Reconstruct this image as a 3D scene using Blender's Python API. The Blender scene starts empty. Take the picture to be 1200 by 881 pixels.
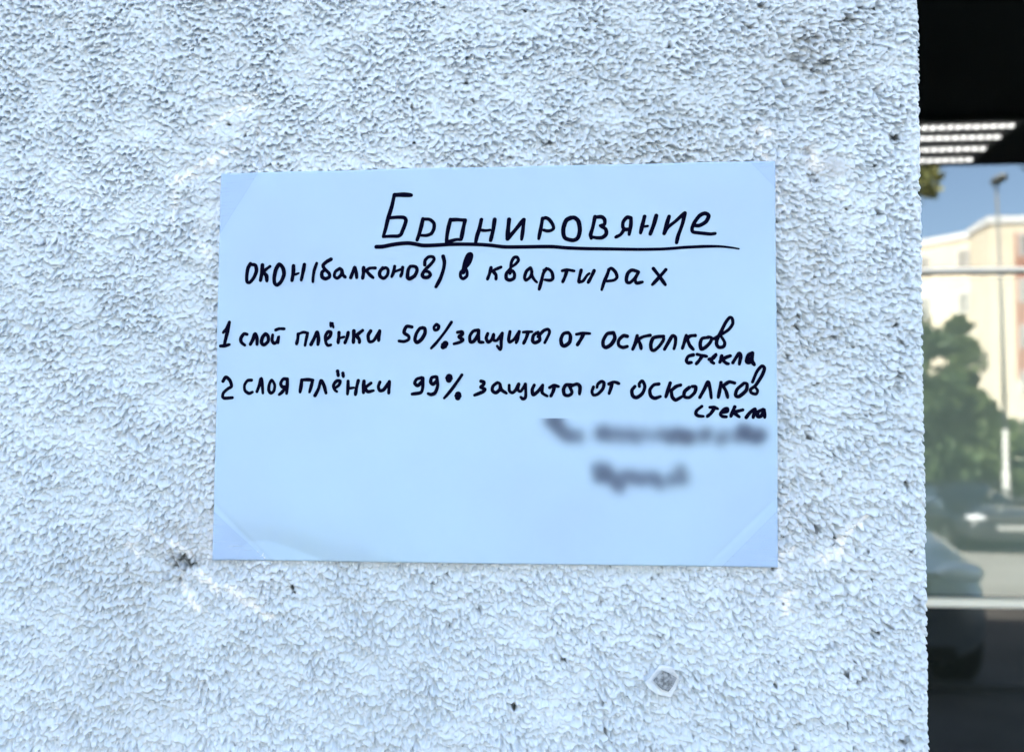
import bpy, bmesh, math, random
import numpy as np
from mathutils import Vector, Matrix

sc = bpy.context.scene
COL = sc.collection
rad = math.radians

# ------------------------------------------------------------------ camera
CAM = np.array([0.0455, -0.4495, 1.4406])
YAW, PITCH, ROLL = rad(4.2911), rad(2.1864), rad(0.2576)
FPX, PCX, PCY, IMW, IMH = 1000.0, 600.0, 520.0, 1200.0, 881.0
_F = np.array([-math.sin(YAW) * math.cos(PITCH), math.cos(YAW) * math.cos(PITCH), math.sin(PITCH)])
_R = np.cross(_F, [0, 0, 1.0]); _R /= np.linalg.norm(_R)
_U = np.cross(_R, _F)
R2 = _R * math.cos(ROLL) + _U * math.sin(ROLL)
U2 = -_R * math.sin(ROLL) + _U * math.cos(ROLL)
cd = bpy.data.cameras.new('camera')
cam = bpy.data.objects.new('camera', cd)
COL.objects.link(cam)
M = Matrix.Identity(4)
for i in range(3):
    M[i][0], M[i][1], M[i][2], M[i][3] = R2[i], U2[i], -_F[i], CAM[i]
cam.matrix_world = M
cd.sensor_width = 36.0
cd.lens = 36.0 * FPX / IMW
cd.shift_y = (PCY - IMH / 2) / IMW
cd.clip_start, cd.clip_end = 0.02, 2000.0
cd.dof.use_dof = True
cd.dof.focus_distance = 0.452
cd.dof.aperture_fstop = 7.5
sc.camera = cam

# ------------------------------------------------------------------ light
SUN_EL, SUN_AZ = rad(45), rad(-38)          # azimuth measured from +y (behind the wall) towards +x
world = bpy.data.worlds.new('World'); sc.world = world
world.use_nodes = True
wn = world.node_tree.nodes; wl = world.node_tree.links
bgn = wn['Background']
sky = wn.new('ShaderNodeTexSky'); sky.sky_type = 'NISHITA'; sky.sun_disc = False
sky.sun_elevation = SUN_EL; sky.sun_rotation = SUN_AZ
sky.dust_density = 2.0; sky.ozone_density = 1.0; sky.air_density = 1.0
wl.new(sky.outputs[0], bgn.inputs[0]); bgn.inputs[1].default_value = 0.13
sd = bpy.data.lights.new('sun', 'SUN'); sd.energy = 4.6; sd.angle = rad(0.5); sd.color = (1.0, 0.95, 0.86)
sun = bpy.data.objects.new('sun', sd); COL.objects.link(sun)
to_sun = Vector((math.sin(SUN_AZ) * math.cos(SUN_EL), math.cos(SUN_AZ) * math.cos(SUN_EL), math.sin(SUN_EL)))
sun.rotation_euler = to_sun.to_track_quat('Z', 'Y').to_euler()
sun.location = (0, 0, 30)
vs = sc.view_settings
vs.view_transform = 'Standard'; vs.look = 'None'; vs.gamma = 1.0; vs.use_curve_mapping = False
vs.exposure = 3.22
sc.cycles.use_denoising = True
sc.cycles.max_bounces = 8
sc.cycles.transparent_max_bounces = 24

# ------------------------------------------------------------------ geometry of the view
def ray(px, py):
    d = _F + (px - PCX) / FPX * R2 - (py - PCY) / FPX * U2
    return d
def on_wall(px, py, yw=0.0):                 # pixel (arrays too) -> x, z on the plane y = yw
    px = np.asarray(px, float); py = np.asarray(py, float)
    a = (px - PCX) / FPX; b = -(py - PCY) / FPX
    d = [_F[i] + a * R2[i] + b * U2[i] for i in range(3)]
    t = (yw - CAM[1]) / d[1]
    return CAM[0] + t * d[0], CAM[2] + t * d[2]
GLASS_Y = 1.60
def mirror_at(px, D):                        # x, y of the street point whose reflection shows at column px, D metres of optical path away
    d = ray(px, 560)
    return CAM[0] + d[0] / d[1] * D, 2 * GLASS_Y - (CAM[1] + D)
def mirror_z(px, py, D):
    d = ray(px, py)
    return CAM[2] + d[2] / d[1] * D

# ------------------------------------------------------------------ helpers
def mat(name, color=(0.5, 0.5, 0.5), rough=0.6, metal=0.0, spec=None):
    m = bpy.data.materials.new(name); m.use_nodes = True
    b = m.node_tree.nodes['Principled BSDF']
    b.inputs['Base Color'].default_value = (*color, 1); b.inputs['Roughness'].default_value = rough
    b.inputs['Metallic'].default_value = metal
    if spec is not None: b.inputs['Specular IOR Level'].default_value = spec
    return m
def noisy(m, c1, c2, scale, detail=4, bump=0.0, bscale=None, coord='Object', bdist=0.01):
    nt = m.node_tree; b = nt.nodes['Principled BSDF']
    tc = nt.nodes.new('ShaderNodeTexCoord'); n = nt.nodes.new('ShaderNodeTexNoise')
    n.inputs['Scale'].default_value = scale; n.inputs['Detail'].default_value = detail
    r = nt.nodes.new('ShaderNodeValToRGB')
    r.color_ramp.elements[0].position = 0.35; r.color_ramp.elements[1].position = 0.65
    r.color_ramp.elements[0].color = (*c1, 1); r.color_ramp.elements[1].color = (*c2, 1)
    nt.links.new(tc.outputs[coord], n.inputs['Vector']); nt.links.new(n.outputs['Fac'], r.inputs[0])
    nt.links.new(r.outputs[0], b.inputs['Base Color'])
    if bump:
        n2 = nt.nodes.new('ShaderNodeTexNoise'); n2.inputs['Scale'].default_value = bscale or scale * 4
        nt.links.new(tc.outputs[coord], n2.inputs['Vector'])
        bp = nt.nodes.new('ShaderNodeBump'); bp.inputs['Strength'].default_value = bump; bp.inputs['Distance'].default_value = bdist
        nt.links.new(n2.outputs['Fac'], bp.inputs['Height']); nt.links.new(bp.outputs[0], b.inputs['Normal'])
    return m
def link(name, me, m=None, parent=None):
    o = bpy.data.objects.new(name, me); COL.objects.link(o)
    if m: me.materials.append(m)
    if parent: o.parent = parent
    return o
def from_bm(name, bm, m=None, parent=None, smooth=False):
    me = bpy.data.meshes.new(name); bm.normal_update(); bm.to_mesh(me); bm.free()
    if smooth: me.polygons.foreach_set('use_smooth', np.ones(len(me.polygons), bool))
    return link(name, me, m, parent)
def from_arrays(name, V, Fq, m=None, parent=None, smooth=True):
    me = bpy.data.meshes.new(name)
    V = np.ascontiguousarray(V, np.float32); Fq = np.ascontiguousarray(Fq, np.int32)
    me.vertices.add(len(V)); me.vertices.foreach_set('co', V.ravel())
    k = Fq.shape[1]
    me.loops.add(Fq.size); me.loops.foreach_set('vertex_index', Fq.ravel())
    me.polygons.add(len(Fq)); me.polygons.foreach_set('loop_start', np.arange(0, Fq.size, k, dtype=np.int32))
    me.polygons.foreach_set('use_smooth', np.full(len(Fq), smooth))
    me.update(calc_edges=True); me.validate()
    return link(name, me, m, parent)
def grid_faces(nu, nv):                      # vertices indexed [iu*nv + iv]
    i = np.arange(nu - 1)[:, None] * nv + np.arange(nv - 1)[None, :]
    return np.stack([i, i + nv, i + nv + 1, i + 1], -1).reshape(-1, 4)
def tag(o, label=None, cat=None, group=None, kind=None):
    if label: o['label'] = label
    if cat: o['category'] = cat
    if group: o['group'] = group
    if kind: o['kind'] = kind
    return o
def thing(name, label, cat, loc=(0, 0, 0), rz=0.0, group=None):
    o = bpy.data.objects.new(name, None); COL.objects.link(o)
    o.location = loc; o.rotation_euler = (0, 0, rz); o.empty_display_size = 0.1
    return tag(o, label, cat, group)
def box(bm, x0, x1, y0, y1, z0, z1, bev=0.0):
    vs_ = [bm.verts.new(p) for p in ((x0, y0, z0), (x1, y0, z0), (x1, y1, z0), (x0, y1, z0), (x0, y0, z1), (x1, y0, z1), (x1, y1, z1), (x0, y1, z1))]
    fs = [bm.faces.new([vs_[i] for i in f]) for f in ((0, 3, 2, 1), (4, 5, 6, 7), (0, 1, 5, 4), (1, 2, 6, 5), (2, 3, 7, 6), (3, 0, 4, 7))]
    if bev:
        es = list({e for f in fs for e in f.edges})
        bmesh.ops.bevel(bm, geom=es, offset=bev, segments=2, affect='EDGES')
def box_obj(name, dims, m, parent=None, bev=0.0):
    bm = bmesh.new(); box(bm, *dims, bev=bev); return from_bm(name, bm, m, parent)
def tube(bm, pts, radii, n=10):
    rings = []
    pts = [Vector(p) for p in pts]
    for i, p in enumerate(pts):
        d = (pts[min(i + 1, len(pts) - 1)] - pts[max(i - 1, 0)]).normalized()
        a = d.orthogonal().normalized(); b = d.cross(a)
        if i and rings:
            a = (prev_a - d * prev_a.dot(d)).normalized(); b = d.cross(a)
        prev_a = a
        rings.append([bm.verts.new(p + (a * math.cos(t) + b * math.sin(t)) * radii[i]) for t in (2 * math.pi * k / n for k in range(n))])
    for r0, r1 in zip(rings, rings[1:]):
        for k in range(n): bm.faces.new((r0[k], r0[(k + 1) % n], r1[(k + 1) % n], r1[k]))
    bm.faces.new(rings[0][::-1]); bm.faces.new(rings[-1])

# ------------------------------------------------------------------ stucco wall
EDGE_X = 0.2235
rng = np.random.default_rng(11)
CELL = 0.0005
NFX, NFZ = 2048, 1024
def field(lx, lz, ang=0.0, power=2.0, seed=0, bw=0.45):
    """periodic band-passed noise, wavelengths lx, lz in metres, turned by ang"""
    r = np.random.default_rng(seed)
    w = np.fft.rfft2(r.standard_normal((NFZ, NFX)))
    fz = np.fft.fftfreq(NFZ, CELL)[:, None]; fx = np.fft.rfftfreq(NFX, CELL)[None, :]
    c, s = math.cos(ang), math.sin(ang)
    q = np.sqrt(((fx * c + fz * s) * lx) ** 2 + ((-fx * s + fz * c) * lz) ** 2) + 1e-9
    g = np.exp(-0.5 * (np.log(q) / bw) ** 2)
    n = np.fft.irfft2(w * g, s=(NFZ, NFX))
    return n / n.std()
def blur(h, s):                              # gaussian blur, sigma in metres
    fz = np.fft.fftfreq(NFZ, CELL)[:, None]; fx = np.fft.rfftfreq(NFX, CELL)[None, :]
    return np.fft.irfft2(np.fft.rfft2(h) * np.exp(-2 * (math.pi * s) ** 2 * (fx ** 2 + fz ** 2)), s=(NFZ, NFX))
n1 = field(0.0050, 0.0041, -0.35, seed=1, bw=0.5)
n2 = field(0.0088, 0.0066, -0.40, seed=2, bw=0.5)
n3 = field(0.0027, 0.0023, -0.2, seed=3)
n4 = field(0.0320, 0.0190, -0.3, seed=4)
n5 = field(0.0044, 0.0040, 0.6, seed=6)
n6 = field(0.0500, 0.0500, 0.0, seed=7)
n8 = field(0.0046, 0.0034, -0.4, seed=9)
n9 = field(0.0040, 0.0036, 0.3, seed=10)
patchy = np.clip(0.90 + 0.28 * n6, 0.5, 1.35)           # rougher and smoother areas
n7 = field(0.0018, 0.0016, 0.0, seed=8)
H = (0.60 * n1 + 0.46 * n2 + 0.44 * n3 + 0.34 * n5 + 0.10 * n7 - 1.0 * np.clip(n8 - 1.0, 0, 1.2) + 0.7 * np.clip(n9 - 1.1, 0, 1.2)) * patchy + 0.30 * n4
H = blur(H, 0.00026)
H -= H.mean(); H /= H.std()
H = np.where(H > 0, 1.25 * np.tanh(H / 1.25), 2.0 * np.tanh(H / 1.9))
HSC = 0.00132
H *= HSC
SAG = 0.80                                   # wet render sags: every lump hangs a little below its base
HM = H.copy()                                # upper envelope, what a film laid over the bumps would follow
for _ in range(4):
    for ax in (0, 1): HM = np.maximum(HM, np.maximum(np.roll(HM, 1, ax), np.roll(HM, -1, ax)))
HM = blur(HM, 0.0009)
HS = blur(H, 0.0022)
def samp(A, x, z):
    fx = (np.asarray(x) / CELL) % NFX; fz = (np.asarray(z) / CELL) % NFZ
    i0 = np.floor(fx).astype(int); j0 = np.floor(fz).astype(int); a = fx - i0; b = fz - j0
    i1 = (i0 + 1) % NFX; j1 = (j0 + 1) % NFZ; i0 %= NFX; j0 %= NFZ
    return (A[j0, i0] * (1 - a) + A[j0, i1] * a) * (1 - b) + (A[j1, i0] * (1 - a) + A[j1, i1] * a) * b

def spread(lo, hi, step, end_lo, end_hi, grow=1.22):
    mid = np.arange(lo, hi + step / 2, step)
    a, s, left = lo, step, []
    while a > end_lo:
        s *= grow; a -= s; left.append(max(a, end_lo))
    b, s, right = hi, step, []
    while b < end_hi:
        s *= grow; b += s; right.append(min(b, end_hi))
    return np.r_[left[::-1], mid, right]
RC = 0.004
xl = float(on_wall(0, 440)[0]) - 0.03
z_lo, z_hi = float(on_wall(1080, 881)[1]) - 0.035, float(on_wall(1080, 0)[1]) + 0.035
WALL_TOP = 7.0
U = spread(xl, EDGE_X + 0.03, CELL, -9.0, EDGE_X + GLASS_Y - RC * 0.43)       # arc-length coordinate, x on the front face
Z = spread(z_lo, z_hi, CELL, 0.0, WALL_TOP)
s0 = EDGE_X - RC; s1 = s0 + RC * math.pi / 2
th = np.clip((U - s0) / RC, 0, math.pi / 2)
PX = np.where(U <= s0, U, s0 + RC * np.sin(th))
PY = np.where(U <= s1, RC - RC * np.cos(th), RC + (U - s1))
NX, NY = np.sin(th), -np.cos(th)
dense_u = np.clip((U - (xl - 0.05)) / 0.05, 0, 1) * np.clip((EDGE_X + 0.10 - U) / 0.06, 0, 1)
edge_f = 1 - 0.45 * np.clip((U - (EDGE_X - 0.008)) / 0.008, 0, 1)
dense_z = np.clip((Z - (z_lo - 0.05)) / 0.05, 0, 1) * np.clip((z_hi + 0.05 - Z) / 0.05, 0, 1)
UU, ZZ = np.meshgrid(U, Z, indexing='ij')
den = (dense_u * edge_f)[:, None] * dense_z[None, :]

# marks with a shape of their own: dirt, pits, white scuffs of old tape and paint (read off the photo, laid on the wall)
dirt_and_pores = np.zeros(UU.shape, np.float32); scuff = np.zeros_like(dirt_and_pores); pit = np.zeros_like(dirt_and_pores); flat = np.zeros_like(dirt_and_pores); grey = np.zeros_like(dirt_and_pores)
PXM = 0.00045
def window_of(x, z, r):
    a0, a1 = np.searchsorted(U, [x - r, x + r]); b0, b1 = np.searchsorted(Z, [z - r, z + r])
    return slice(a0, a1), slice(b0, b1)
rag = field(0.006, 0.004, 0.2, seed=21)
def blob(A, px, py, rx, ry, amount, ang=0.0, sharp=2.0, ragged=0.25):
    x, z = (float(v) for v in on_wall(px, py)); R_ = 3.2 * max(rx, ry) * PXM
    w = window_of(x, z, R_)
    dx, dz = (UU[w] - x) / PXM, (ZZ[w] - z) / PXM
    c, s = math.cos(ang), math.sin(ang)
    q = np.sqrt(((dx * c + dz * s) / rx) ** 2 + ((-dx * s + dz * c) / ry) ** 2) + ragged * samp(rag, UU[w], ZZ[w])
    A[w] = np.maximum(A[w], amount * np.exp(-np.clip(q, 0, None) ** sharp))
def streak(A, p, q, w_px, amount, ragged=0.45):
    n = max(2, int(math.hypot(q[0] - p[0], q[1] - p[1]) / (w_px * 0.8)))
    for k in range(n + 1):
        t = k / n
        blob(A, p[0] + (q[0] - p[0]) * t, p[1] + (q[1] - p[1]) * t, w_px, w_px, amount, ragged=ragged)
for px, py, rx, ry, a in ((960, 19, 4, 3, .5), (992, 23, 7, 4, .8), (1006, 16, 3, 2, .5), (942, 34, 6, 4, .6), (946, 47, 13, 5, .55), (934, 69, 15, 5, .6),
                          (966, 74, 8, 5, .7), (952, 83, 5, 3, .8), (942, 81, 4, 3, .7), (961, 108, 4.5, 4, 1.0), (955, 128, 15, 4, .35),
                          (1049, 162, 4, 5, 1.0), (1030, 106, 5, 5, .3), (948, 179, 4, 4, .75), (951, 205, 4, 4, .8), (956, 211, 5, 4, .95), (882, 148, 5, 4, .35),
                          (949, 593, 4, 3, .6), (956, 621, 5, 3, .8), (977, 630, 3, 2.5, 1.0), (1016, 643, 3, 2, .9), (1028, 739, 2.5, 5, 1.0), (973, 757, 7, 3, .6), (1077, 705, 5, 8, .5),
                          (211, 653, 6, 5, 1.0), (206, 661, 5, 5, .9), (222, 659, 9, 5, 1.0), (215, 657, 13, 8, .8), (209, 681, 3.2, 2.8, 1.0), (197, 675, 6, 4, .45), (229, 662, 3, 3, .9),
                          (343, 688, 2.2, 4.5, 1.0), (345, 692, 2, 3, 1.0), (268, 146, 2.6, 2.2, 1.0), (287, 159, 1.8, 1.6, .9), (301, 159, 1.6, 1.8, .8),
                          (250, 118, 9, 4, .30), (274, 174, 6, 2, .55), (304, 141, 4, 5, .45), (232, 168, 9, 3, .25), (179, 58, 5, 2, .3), (95, 25, 4, 2, .3), (8, 80, 5, 2, .3),
                          (187, 11, 5, 3, .35), (282, 14, 5, 3, .25), (506, 682, 3, 2, .8), (524, 673, 2, 2, .8), (466, 662, 2, 1.5, .8), (507, 713, 4, 3, .5), (528, 731, 2, 2, .7), (548, 725, 2, 2, .7), (765, 680, 2, 2, .7),
                          (355, 856, 4, 3, .4), (507, 814, 6, 3, .35), (100, 732, 4, 2, .3), (1000, 330, 4, 3, .35), (940, 430, 3, 3, .5), (1065, 505, 4, 3, .7), (1040, 300, 3, 3, .6), (925, 330, 3, 4, .4), (1058, 402, 3, 3, .9), (1054, 440, 5, 4, .6), (1060, 868, 6, 4, .8), (985, 560, 3, 2, .5)):
    blob(dirt_and_pores, px, py, rx, ry, a, ragged=0.35)
    if a > 0.65: blob(pit, px, py, rx * 1.1, ry * 1.1, a, ragged=0.1)
for k in range(620):                          # scattered pores, coloured dark as well as sunk for more contrast
    px, py = rng.uniform(0, 1080), rng.uniform(0, 881)
    if rng.random() < 0.45: px = 700 + 380 * rng.random()
    big = rng.random() ** 3
    blob(dirt_and_pores, px, py, 1.0 + 3.2 * big, 0.9 + 1.0 * big, rng.uniform(.25, .8), rng.uniform(-.5, .1), ragged=.3); blob(pit, px, py, 2 + 3 * big, 2 + big, .9, ragged=.1)
for k in range(130):                          # dark pin holes, most of them near the corner
    px, py = (rng.uniform(860, 1082), rng.uniform(0, 881)) if k < 85 else (rng.uniform(380, 860), rng.uniform(0, 190) if k < 115 else rng.uniform(680, 880))
    q = rng.uniform(1.3, 3.0) if k % 3 == 0 else rng.uniform(0.9, 1.6)
    blob(dirt_and_pores, px, py, q * rng.uniform(1, 1.6), q, rng.uniform(.7, 1.0), rng.uniform(-.6, .3), sharp=3.0, ragged=.3); blob(pit, px, py, q * 1.3, q * 1.3, 1.0, sharp=3.0, ragged=.1)
blob(grey, 945, 65, 60, 40, .35, ragged=.5); blob(grey, 975, 195, 18, 11, .8); blob(grey, 955, 300, 26, 120, .22, ragged=.6)
blob(grey, 215, 640, 60, 30, .35, .3, ragged=.5); blob(grey, 225, 175, 60, 40, .10, ragged=.5); blob(grey, 960, 610, 50, 60, .25, ragged=.6); blob(grey, 930, 690, 60, 40, .18, ragged=.6)
for p, q, w, a in (((203, 635), (222, 649), 3, .9), ((233, 671), (254, 689), 3.6, 1), ((271, 690), (291, 708), 4.2, 1), ((291, 706), (318, 726), 2.4, .8), ((222, 698), (233, 714), 4.2, .9),
                   ((150, 637), (163, 649), 2.5, .7), ((160, 615), (186, 630), 2.0, .5), ((213, 683), (218, 693), 1.6, .9), ((205, 684), (210, 678), 1.5, .8),
                   ((1017, 607), (996, 619), 2.6, .9), ((996, 619), (985, 635), 3, 1), ((986, 645), (965, 654), 4.5, 1), ((916, 650), (928, 646), 3.4, 1), ((912, 667), (915, 676), 3, .8), ((919, 702), (923, 715), 4, .9), ((925, 700), (929, 694), 3, .8),
                   ((951, 178), (958, 198), 4.5, 1), ((888, 152), (902, 158), 4, .8), ((880, 165), (900, 185), 2.4, .6), ((905, 200), (912, 245), 3.4, .6), ((985, 222), (986, 230), 3, .5),
                   ((207, 212), (222, 204), 4.5, .9), ((222, 202), (250, 186), 2.4, .9), ((246, 196), (262, 176), 2, .7), ((232, 158), (262, 137), 1.4, .8), ((262, 137), (300, 122), 1.3, .7), ((255, 138), (285, 122), 1.2, .6), ((282, 133), (296, 126), 1.4, .9),
                   ((240, 110), (300, 112), 2, .45), ((205, 225), (203, 258), 3, .5), ((228, 270), (232, 284), 2, .6), ((240, 290), (246, 300), 3, .6), ((262, 180), (285, 172), 1.6, .6), ((300, 150), (310, 168), 1.6, .5), ((306, 120), (302, 150), 1.4, .5)):
    streak(scuff, p, q, w * 1.3, min(1, a * 1.15))
    streak(flat, p, q, w * 1.8, 0.6 * a)
for px, py, rx, ry, a in ((250, 160, 55, 40, .45), (225, 215, 35, 45, .4), (979, 193, 14, 9, .9), (960, 200, 26, 18, .4), (230, 665, 50, 40, .3)):
    blob(flat, px, py, rx, ry, a, ragged=.3)
D0 = samp(H, UU, ZZ); DS = samp(HS, UU, ZZ)
disp = (D0 * (1 - flat) + (DS + 0.0002) * flat - 0.0009 * pit) * den
sag = SAG * (D0 * (1 - flat)) * den
front = np.clip((EDGE_X - 0.012 - U) / 0.010, 0, 1)[:, None]
V = np.stack([PX[:, None] + NX[:, None] * disp + 0.35 * sag * front, PY[:, None] + NY[:, None] * disp, ZZ - sag], -1).reshape(-1, 3)
nv_grid = len(V)
Fq = grid_faces(len(U), len(Z))

# wall paint
WM = mat('white stucco paint', (0.74, 0.755, 0.77), 0.85, spec=0.25)
nt = WM.node_tree; pb = nt.nodes['Principled BSDF']
def att(n):
    a = nt.nodes.new('ShaderNodeAttribute'); a.attribute_name = n; return a.outputs['Fac']
def mixc(a, b, f):
    m_ = nt.nodes.new('ShaderNodeMix'); m_.data_type = 'RGBA'
    for s_, v in ((m_.inputs[6], a), (m_.inputs[7], b), (m_.inputs[0], f)):
        if isinstance(v, tuple): s_.default_value = (*v, 1)
        elif isinstance(v, float): s_.default_value = v
        else: nt.links.new(v, s_)
    return m_.outputs[2]
tc = nt.nodes.new('ShaderNodeTexCoord')
def noise_node(scale, detail=3):
    n_ = nt.nodes.new('ShaderNodeTexNoise'); n_.inputs['Scale'].default_value = scale; n_.inputs['Detail'].default_value = detail
    nt.links.new(tc.outputs['Object'], n_.inputs['Vector']); return n_.outputs['Fac']
def ramp(v, a, b):
    r_ = nt.nodes.new('ShaderNodeMapRange'); r_.inputs[1].default_value = a; r_.inputs[2].default_value = b
    nt.links.new(v, r_.inputs[0]); return r_.outputs[0]
c = mixc((0.585, 0.640, 0.685), (0.648, 0.700, 0.745), ramp(noise_node(9.0), .35, .65))
c = mixc(c, (0.53, 0.56, 0.575), ramp(noise_node(5.5, 5), .52, .78))
c = mixc(c, (0.42, 0.41, 0.39), att('grey'))
c = mixc(c, (0.85, 0.83, 0.81), att('scuff'))
c = mixc(c, (0.020, 0.022, 0.018), att('dirt_and_pores'))
nt.links.new(c, pb.inputs['Base Color'])
bp1 = nt.nodes.new('ShaderNodeBump'); bp1.inputs['Distance'].default_value = 0.0004; bp1.inputs['Strength'].default_value = 0.35
nt.links.new(noise_node(900, 2), bp1.inputs['Height'])
bp2 = nt.nodes.new('ShaderNodeBump'); bp2.inputs['Distance'].default_value = 0.004
nt.links.new(noise_node(190, 3), bp2.inputs['Height']); nt.links.new(att('coarse'), bp2.inputs['Strength'])
nt.links.new(bp1.outputs[0], bp2.inputs['Normal']); nt.links.new(bp2.outputs[0], pb.inputs['Normal'])

# the rest of the corner block and the storey above the porch, closed behind the rendered faces
SOFFIT = 2.77
bm = bmesh.new()
box(bm, -9.0, EDGE_X - 0.03, 0.05, 6.0, 0.0, WALL_TOP - 0.01)
box(bm, EDGE_X + 0.003, 9.0, 0.0, 6.0, SOFFIT + 0.06, WALL_TOP)
me_t = bpy.data.meshes.new('t'); bm.to_mesh(me_t); bm.free()
bv = np.empty(len(me_t.vertices) * 3, np.float32); me_t.vertices.foreach_get('co', bv); bv = bv.reshape(-1, 3)
bf = np.array([list(p.vertices) for p in me_t.polygons], np.int32) + nv_grid
bpy.data.meshes.remove(me_t)
wall = from_arrays('stucco_wall', np.r_[V, bv], np.r_[Fq, bf], WM)
wall.data.polygons.foreach_set('use_smooth', np.r_[np.ones(len(Fq), bool), np.zeros(len(bf), bool)])
def attr(name, arr, fill):
    a = wall.data.attributes.new(name, 'FLOAT', 'POINT')
    a.data.foreach_set('value', np.r_[np.clip(arr, 0, 1).reshape(-1), np.full(len(bv), fill)].astype(np.float32))
attr('dirt_and_pores', dirt_and_pores, 0); attr('scuff', scuff, 0); attr('grey', grey, 0); attr('coarse', 1 - den, 1)
tag(wall, 'rough white stucco wall with pits and scuffs around a taped notice', 'wall')

# ------------------------------------------------------------------ paper notice
PH = rad(-0.0646); PCZ = 1.5
PAPER_BASE = 0.0024
def to_uv(x, z):
    dx, dz = x, z - PCZ; c, s = math.cos(PH), math.sin(PH)
    return dx * c + dz * s, -dx * s + dz * c
def from_uv(u, v):
    c, s = math.cos(PH), math.sin(PH)
    return u * c - v * s, PCZ + u * s + v * c
def paper_h(u, v):                           # stand-off from the wall plane
    u = np.asarray(u, float); v = np.asarray(v, float)
    h = PAPER_BASE + 0.00035 * np.sin(u * 31 + 1.0) * np.sin(v * 40 + .4) + 0.0002 * np.sin(u * 83 + v * 47)
    b = np.clip((-0.055 - v) / 0.05, 0, 1)
    h = h + 0.0020 * np.exp(-((u + 0.09) / 0.06) ** 2 - ((v + 0.082) / 0.045) ** 2) + 0.0014 * np.exp(-((v + 0.045) / 0.045) ** 2 - ((u - 0.085) / 0.05) ** 2)
    # the lower left edge is tucked in below a slanting soft fold
    d3 = -(v + 0.0845) * 0.964 - (u + 0.1265) * 0.265
    sp = 0.0022 * np.log1p(np.exp(np.clip(d3 / 0.0022, -30, 30)))
    h = h - 0.24 * sp * np.clip((u + 0.1485) / 0.03, 0, 1) * np.clip((0.0 - u) / 0.05, 0, 1)
    # ripples where the sheet bridges between its taped corners
    h = h + 0.00040 * np.sin(u * 60 + v * 25 + 1.3) * np.sin(v * 70 - u * 20) + 0.00013 * np.sin(u * 190 + 2 * np.sin(v * 60)) * np.sin(v * 150 + u * 40)
    h = np.maximum(h, 0.0015)
    t = np.clip((v - 0.075) / 0.03, 0, 1)
    h = h + 0.0012 * t ** 2 * np.exp(-((u - 0.02) / 0.08) ** 2)
    r = np.clip((u - 0.10) / 0.0485, 0, 1)
    h = h + 0.0012 * r ** 2 * np.exp(-((v + 0.02) / 0.05) ** 2)
    # soft crease across the lower left corner and the right edge
    d = (u + 0.1485) + (v + 0.105) - 0.030
    h = h - 0.0004 * np.exp(-(d / 0.0018) ** 2)
    d2 = (0.1485 - u) + (v + 0.105) - 0.036
    h = h - 0.0003 * np.exp(-(d2 / 0.0018) ** 2)
    return h
PU = np.linspace(-0.1485, 0.1485, 331); PV = np.linspace(-0.105, 0.105, 235)
PUU, PVV = np.meshgrid(PU, PV, indexing='ij')
pxw, pzw = from_uv(PUU, PVV)
paper = thing('paper_notice', 'pale blue sheet of paper with handwritten Russian window film advert, taped to the wall', 'notice', (0, 0, PCZ))
def local(V):
    V = np.array(V, float); V[:, 2] -= PCZ; return V
PM = mat('blue white paper', (0.58, 0.79, 0.95), 0.6, spec=0.3)
noisy(PM, (0.392, 0.518, 0.675), (0.412, 0.560, 0.672), 9, 4, bump=0.05, bscale=1500, bdist=0.0003)
sheet = from_arrays('sheet', local(np.stack([pxw, -paper_h(PUU, PVV), pzw], -1).reshape(-1, 3)), grid_faces(len(PU), len(PV)), PM, paper)
so = sheet.modifiers.new('thickness', 'SOLIDIFY'); so.thickness = 0.00012; so.offset = -1.0

INK = mat('dark navy marker ink', (0.0012, 0.0012, 0.010), 0.8, spec=0.03)

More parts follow.
